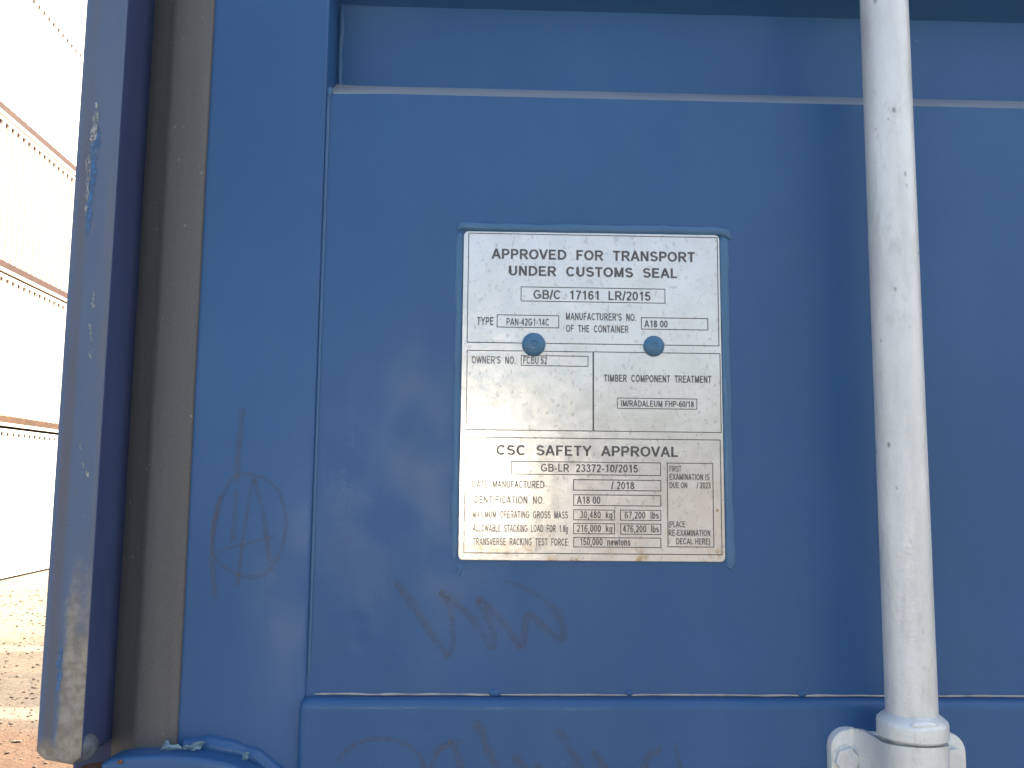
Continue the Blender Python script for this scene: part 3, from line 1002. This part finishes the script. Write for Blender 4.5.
# torn flakes of cyan paint where the seal meets the hinge
def flake(bm, pts, y, th, seed):
    r = random.Random(seed)
    out = []
    for (a, b) in zip(pts, pts[1:] + pts[:1]):
        for k in range(3):
            t = k / 3
            out.append((a[0] + (b[0] - a[0]) * t + r.uniform(-1, 1) * .0006, a[1] + (b[1] - a[1]) * t + r.uniform(-1, 1) * .0006))
    b = bmesh.new()
    vs = [b.verts.new((x, y + r.uniform(-.0012, .0012), z)) for x, z in out]
    c = b.verts.new((sum(p[0] for p in out) / len(out), y - .0016, sum(p[1] for p in out) / len(out)))
    n = len(vs)
    for k in range(n):
        b.faces.new((vs[k], vs[(k + 1) % n], c))
    merge(bm, b)
for k, (y, pts) in enumerate((
        (-.0115, [(-.2050, 1.2770), (-.2042, 1.2800), (-.2020, 1.2838), (-.1992, 1.2818), (-.1935, 1.2812), (-.1890, 1.2785)]),
        (-.0105, [(-.1920, 1.2785), (-.1890, 1.2808), (-.1850, 1.2815), (-.1795, 1.2834), (-.1772, 1.2825), (-.1800, 1.2785), (-.1850, 1.2770)]),
        (-.0125, [(-.1525, 1.2740), (-.1510, 1.2765), (-.1480, 1.2770), (-.1490, 1.2735), (-.1505, 1.2715)]))):
    bm = bmesh.new()
    flake(bm, pts, y, .002, 2 + 2 * k)
    sub('paint_flake', bm, M['peel'], HG)
bm = bmesh.new()
flake(bm, [(-.2275, 1.2725), (-.2262, 1.2752), (-.2248, 1.2750), (-.2240, 1.2722)], -.0209, .001, 9)
sub('rust_spot', bm, simple('orange_rust_spot', (0.26, 0.09, 0.035), 0.9), HG)

# ---- writing rubbed on the door in marker
def scrawl(strokes, w, y, parent, label=None):
    bm = bmesh.new(); bh = bmesh.new()
    for i, s in enumerate(strokes):
        k = 1.0
        if isinstance(s, tuple): s, k = s
        p = smooth_path(s, 2)
        ribbon(bm, p, w * k, y - .00004 * i, rough=.5)
        ribbon(bh, p, w * k * 1.9, y + .00035 - .00004 * i, rough=.6)
    o = sub('marker_scrawl', bm, M['marker'], parent)
    sub('marker_smudge', bh, M['marker_halo'], parent) if False else bh.free()
    return o
scrawl([[(-0.0587, 1.3831), (-0.0458, 1.3668), (-0.0329, 1.3465), (-0.0222, 1.3334)], ([(-0.0222, 1.3334), (-0.0196, 1.3394), (-0.0194, 1.3506), (-0.0218, 1.3669), (-0.0289, 1.3767)], .7),
        [(-0.0289, 1.3767), (-0.0166, 1.3690), (-0.0017, 1.3527), (0.0058, 1.3385)], [(0.0058, 1.3385), (0.0080, 1.3436), (0.0066, 1.3528), (0.0013, 1.3630), (-0.0037, 1.3728)],
        [(-0.0037, 1.3728), (0.0065, 1.3650), (0.0192, 1.3498), (0.0255, 1.3396)], [(0.0255, 1.3396), (0.0280, 1.3437), (0.0286, 1.3549), (0.0295, 1.3631)],
        [(0.0295, 1.3631), (0.0380, 1.3570), (0.0485, 1.3479), (0.0537, 1.3459), (0.0552, 1.3500), (0.0537, 1.3581), (0.0442, 1.3693)], ([(0.0442, 1.3693), (0.0315, 1.3785), (0.0146, 1.3840)], .6)], .0046, .0014, DOOR)
A = [([(-0.1707, 1.4506), (-0.1777, 1.4361), (-0.1811, 1.4209), (-0.1819, 1.4038), (-0.1793, 1.3972), (-0.1718, 1.3916), (-0.1621, 1.3861), (-0.1507, 1.3852), (-0.1414, 1.3909), (-0.1343, 1.4042), (-0.1325, 1.4213), (-0.1356, 1.4365), (-0.1417, 1.4470), (-0.1516, 1.4527), (-0.1613, 1.4545), (-0.1703, 1.4510)], .8),
     ([(-0.1563, 1.4507), (-0.1592, 1.4287), (-0.1612, 1.4097), (-0.1637, 1.3795)], .8), ([(-0.1553, 1.4507), (-0.1488, 1.4307), (-0.1450, 1.4098), (-0.1425, 1.3947)], .95),
     ([(-0.1780, 1.4020), (-0.1592, 1.4078), (-0.1394, 1.4127)], .7), ([(-0.1669, 1.4439), (-0.1673, 1.4267), (-0.1679, 1.4096)], 1.0), ([(-0.1651, 1.4982), (-0.1665, 1.4787), (-0.1671, 1.4574), (-0.1672, 1.448)], 1.3),
     ([(-0.1775, 1.4390), (-0.1811, 1.4190), (-0.1812, 1.3982), (-0.1775, 1.3719)], 1.3)]
scrawl(A, .0032, -.0006, DOOR)
scrawl([([(-0.0919, 1.2697), (-0.0899, 1.2745), (-0.0803, 1.2812), (-0.0664, 1.2849), (-0.0522, 1.2822), (-0.0437, 1.2772), (-0.0379, 1.2704), (-0.0363, 1.2634), (-0.0368, 1.2522)], .75),
        ([(-0.0334, 1.2549), (-0.0324, 1.2643), (-0.0302, 1.2738), (-0.0254, 1.2786), (-0.0184, 1.2820)], .8), [(-0.0184, 1.2820), (-0.0154, 1.2738), (-0.0117, 1.2634), (-0.0080, 1.2522)], ([(-0.0212, 1.2823), (-0.0120, 1.2827)], .5),
        ([(-0.0044, 1.2950), (0.0014, 1.2861), (0.0058, 1.2739), (0.0130, 1.2617), (0.0188, 1.2495)], 1.3), ([(0.0213, 1.2732), (0.0256, 1.2684), (0.0299, 1.2634), (0.0342, 1.2522)], 1.2),
        [(0.0357, 1.2685), (0.0400, 1.2634), (0.0428, 1.2549)], ([(0.0498, 1.2903), (0.0562, 1.2807), (0.0626, 1.2698), (0.0669, 1.2617), (0.0698, 1.2522)], 1.35),
        ([(0.0726, 1.2767), (0.0783, 1.2698), (0.0825, 1.2630), (0.0854, 1.2535)], 1.2), [(0.1183, 1.2781), (0.1111, 1.2746), (0.1075, 1.2699), (0.1053, 1.2635), (0.1046, 1.2549)],
        ([(0.1272, 1.2822), (0.1283, 1.2740), (0.1303, 1.2671), (0.1310, 1.2635), (0.1324, 1.2549)], .6)], .0044, -.0068, DOOR)

# ---- locking bars
RODY, RODR = -0.0465, 0.0152
BR_Z = 1.2920
def lock_bar(x, mirror):
    f = (lambda b: mir(b)) if mirror else (lambda b: b)
    bm = bmesh.new()
    add_lathe(bm, (x, RODY, Z0 - .06), (x, RODY, Z1 + .06), [(0, 0), (0, RODR - .001), (.001, RODR)] + [(.05 + .06 * k, RODR) for k in range(int((Z1 - Z0) / .06))] + [(Z1 - Z0 + .119, RODR), (Z1 - Z0 + .12, RODR - .001), (Z1 - Z0 + .12, 0)], 48)
    rod = part('locking_bar', f(bm), M['galv'], True)
    for zc in (BR_Z, 0.30):
        # collar welded on the bar just above the guide
        bm = bmesh.new()
        add_lathe(bm, (x, RODY, zc + .0045), (x, RODY, zc + .0195), [(0, RODR - .001), (0, .0196), (.0012, .0207), (.0085, .0208), (.0105, .0204), (.0122, .0186), (.0138, .0166), (.0150, RODR - .0005)], 48)
        b = bmesh.new(); bmesh.ops.create_uvsphere(b, u_segments=16, v_segments=8, radius=1)
        for v in b.verts: v.co = Vector((x - .001 + v.co.x * .0085, RODY - .0178 + v.co.y * .0024, zc + .0160 + v.co.z * .0026))
        merge(bm, b)
        sub('collar', f(bm), M['galv'], rod, True)
    for zc in (BR_Z, 0.30):
        # guide: a back plate with two ears and a saddle bent round the bar
        zt = zc
        H = .062
        r = .0125
        xl, xr = x - .0385, x + .0510
        pts = [(xl, zt - H + r)] + [(xl, zt - r)] + arc_pts(xl + r, zt - r, r, r, 180, 90, 6)[1:] + [(x - .021, zt - .0003), (x - .015, zt - .003), (x + .02, zt - .004), (x + .030, zt - .002)] + arc_pts(xr - r, zt - r - .002, r, r, 90, 0, 6) + [(xr, zt - H + r)] + arc_pts(xr - r, zt - H + r, r, r, 0, -90, 6)[1:] + arc_pts(xl + r, zt - H + r, r, r, -90, -180, 6)[:-1]
        bm = bmesh.new()
        add_plate_y(bm, pts, -0.0135, -0.0062 if zc > 1 else .002, .0012, 2)
        gd = part('bar_guide', f(bm), M['galv'], True)
        # saddle: a bent strap, its top edge dipping in the middle
        bm = bmesh.new()
        n = 28
        ro = .0202
        prof = []
        for k in range(n + 1):
            t = k / n
            a = R(180 + 180 * t)
            prof.append((math.cos(a), math.sin(a)))
        rows = []
        out = [(x - .0262, -.0136), (x - .0240, -.0145), (x - .0222, -.0180), (x - .0210, -.0250), (x - ro, RODY + .008)] + [(x + ro * c, RODY + ro * s) for c, s in prof] + [(x + ro, RODY + .008), (x + .0210, -.0250), (x + .0222, -.0180), (x + .0240, -.0145), (x + .0262, -.0136)]
        zt_of = lambda px: zt + .0035 - .0035 * min(1, max(0, abs(px - x) / .026) ** 3)
        va = [bm.verts.new((px, py, zt_of(px))) for px, py in out]
        vb = [bm.verts.new((px, py, zt - H + .004)) for px, py in out]
        for k in range(len(out) - 1):
            bm.faces.new((va[k], va[k + 1], vb[k + 1], vb[k]))
        # inner skin and rims
        inn = [(px + (x - px) * .17, py + .0035 if py < RODY else py + .002) for px, py in out]
        vc = [bm.verts.new((px, py, zt_of(qx[0]) - .0004)) for (px, py), qx in zip(inn, out)]
        vd = [bm.verts.new((px, py, zt - H + .0044)) for px, py in inn]
        for k in range(len(out) - 1):
            bm.faces.new((vc[k], vd[k], vd[k + 1], vc[k + 1]))
            bm.faces.new((va[k], vc[k], vc[k + 1], va[k + 1]))
            bm.faces.new((vb[k], vb[k + 1], vd[k + 1], vd[k]))
        sub('saddle', f(bm), M['galv'], gd, True)
        for bx in (x - .0292, x + .0400):
            bm = bmesh.new()
            zb = zt - .0185
            add_cyl(bm, (bx, -.0134, zb), (bx, -.0142, zb), .0088, 28)
            hexp = [(bx + .0082 * math.cos(R(60 * k + 12)), zb + .0082 * math.sin(R(60 * k + 12))) for k in range(6)]
            add_plate_y(bm, hexp, -.0185, -.0141, .0010, 2)
            sub('hex_bolt', f(bm), M['galv'], gd)
    return rod
for x in (0.2663, 0.740):
    lock_bar(x, False)
    lock_bar(x, True)

# ---- approval plate
PX, PZ = -0.01365, 1.6241
PY = 0.0004
def U(u): return PX + u / 1000
def Vv(v): return PZ - v / 1000
r = .0035
c0, c1, c2, c3 = (-3.2, -1.2), (177.6, -1.7), (178.2, 226.4), (-3.5, 226.3)
pts = arc_pts(U(c3[0]) + r, Vv(c3[1]) + r, r, r, 180, 270, 5) + arc_pts(U(c2[0]) - r, Vv(c2[1]) + r, r, r, 270, 360, 5) + arc_pts(U(c1[0]) - r, Vv(c1[1]) - r, r, r, 0, 90, 5) + arc_pts(U(c0[0]) + r, Vv(c0[1]) - r, r, r, 90, 180, 5)
bm = bmesh.new(); add_plate_y(bm, pts, PY, .0019, .0003, 1)
PLATE = part('approval_plate', bm, M['plate'])
# printed frames
bm = bmesh.new()
LW = .00058
def frame(bm, u0, v0, u1, v1, y):
    x0, x1, z0, z1 = U(u0), U(u1), Vv(v1), Vv(v0)
    for a, b, c, d in ((x0, x1, z1 - LW, z1), (x0, x1, z0, z0 + LW), (x0, x0 + LW, z0 + LW, z1 - LW), (x1 - LW, x1, z0 + LW, z1 - LW)):
        vs = [bm.verts.new(p) for p in ((a, y, c), (b, y, c), (b, y, d), (a, y, d))]
        bm.faces.new(vs)
for i, b in enumerate(BOXES):
    u0, v0, u1, v1 = b
    frame(bm, u0, v0, u1, v1, PY - .00010 - .00002 * (i % 3))
sub('printed_frame', bm, M['ink'], PLATE)
bm = bmesh.new()
for s, xl, xr, zb, cap, w in TEXT:
    add_text(bm, s, U(xl), U(xr), Vv(zb), cap / 1000, w, PY - .00018)
sub('lettering', bm, M['ink'], PLATE)
# blind rivets, painted blue
for u, v, rr in ((46.4, 78.8, .0082), (130.2, 78.7, .0073)):
    bm = bmesh.new()
    cx, cz = U(u), Vv(v)
    add_lathe(bm, (cx, PY - .0001, cz), (cx, PY - .006, cz), [(0, 0), (0, rr), (.0010, rr), (.0022, rr * .90), (.0032, rr * .70), (.0038, rr * .45), (.0039, rr * .30), (.0034, rr * .24), (.0034, rr * .12), (.0040, 0)], 36)
    sub('rivet', bm, M['rivet'], PLATE, True)
# sealant squeezed out round the plate and painted over
bm = bmesh.new()
add_bead(bm, [(U(-7.5), Vv(-3.0)), (U(-5), Vv(-5.2)), (U(10), Vv(-4.6)), (U(60), Vv(-4.4)), (U(120), Vv(-4.6)), (U(176), Vv(-4.6)), (U(183), Vv(-3.6)), (U(186), Vv(.5))], .0033, .0026, .0020, .22, 1.3)
add_bead(bm, [(U(181.0), Vv(-1)), (U(181.0), Vv(60)), (U(181.2), Vv(120)), (U(181.6), Vv(200)), (U(182.0), Vv(227)), (U(180), Vv(230))], .0034, .0014, .0020, .3, 4.1)
add_bead(bm, [(U(-5.6), Vv(0)), (U(-5.8), Vv(60)), (U(-5.9), Vv(130)), (U(-6.0), Vv(225))], .0026, .0007, .0020, .5, 7.7)
add_bead(bm, [(U(-4.5), Vv(229)), (U(-2.0), Vv(232)), (U(-3.0), Vv(236)), (U(-5.5), Vv(236))], .0012, .0014, .0020, .5, 9)
add_bead(bm, [(U(178), Vv(228)), (U(182), Vv(230.5)), (U(184), Vv(226))], .0012, .0014, .0020, .5, 11)
sub('sealant_bead', bm, M['sealant'], PLATE, True)
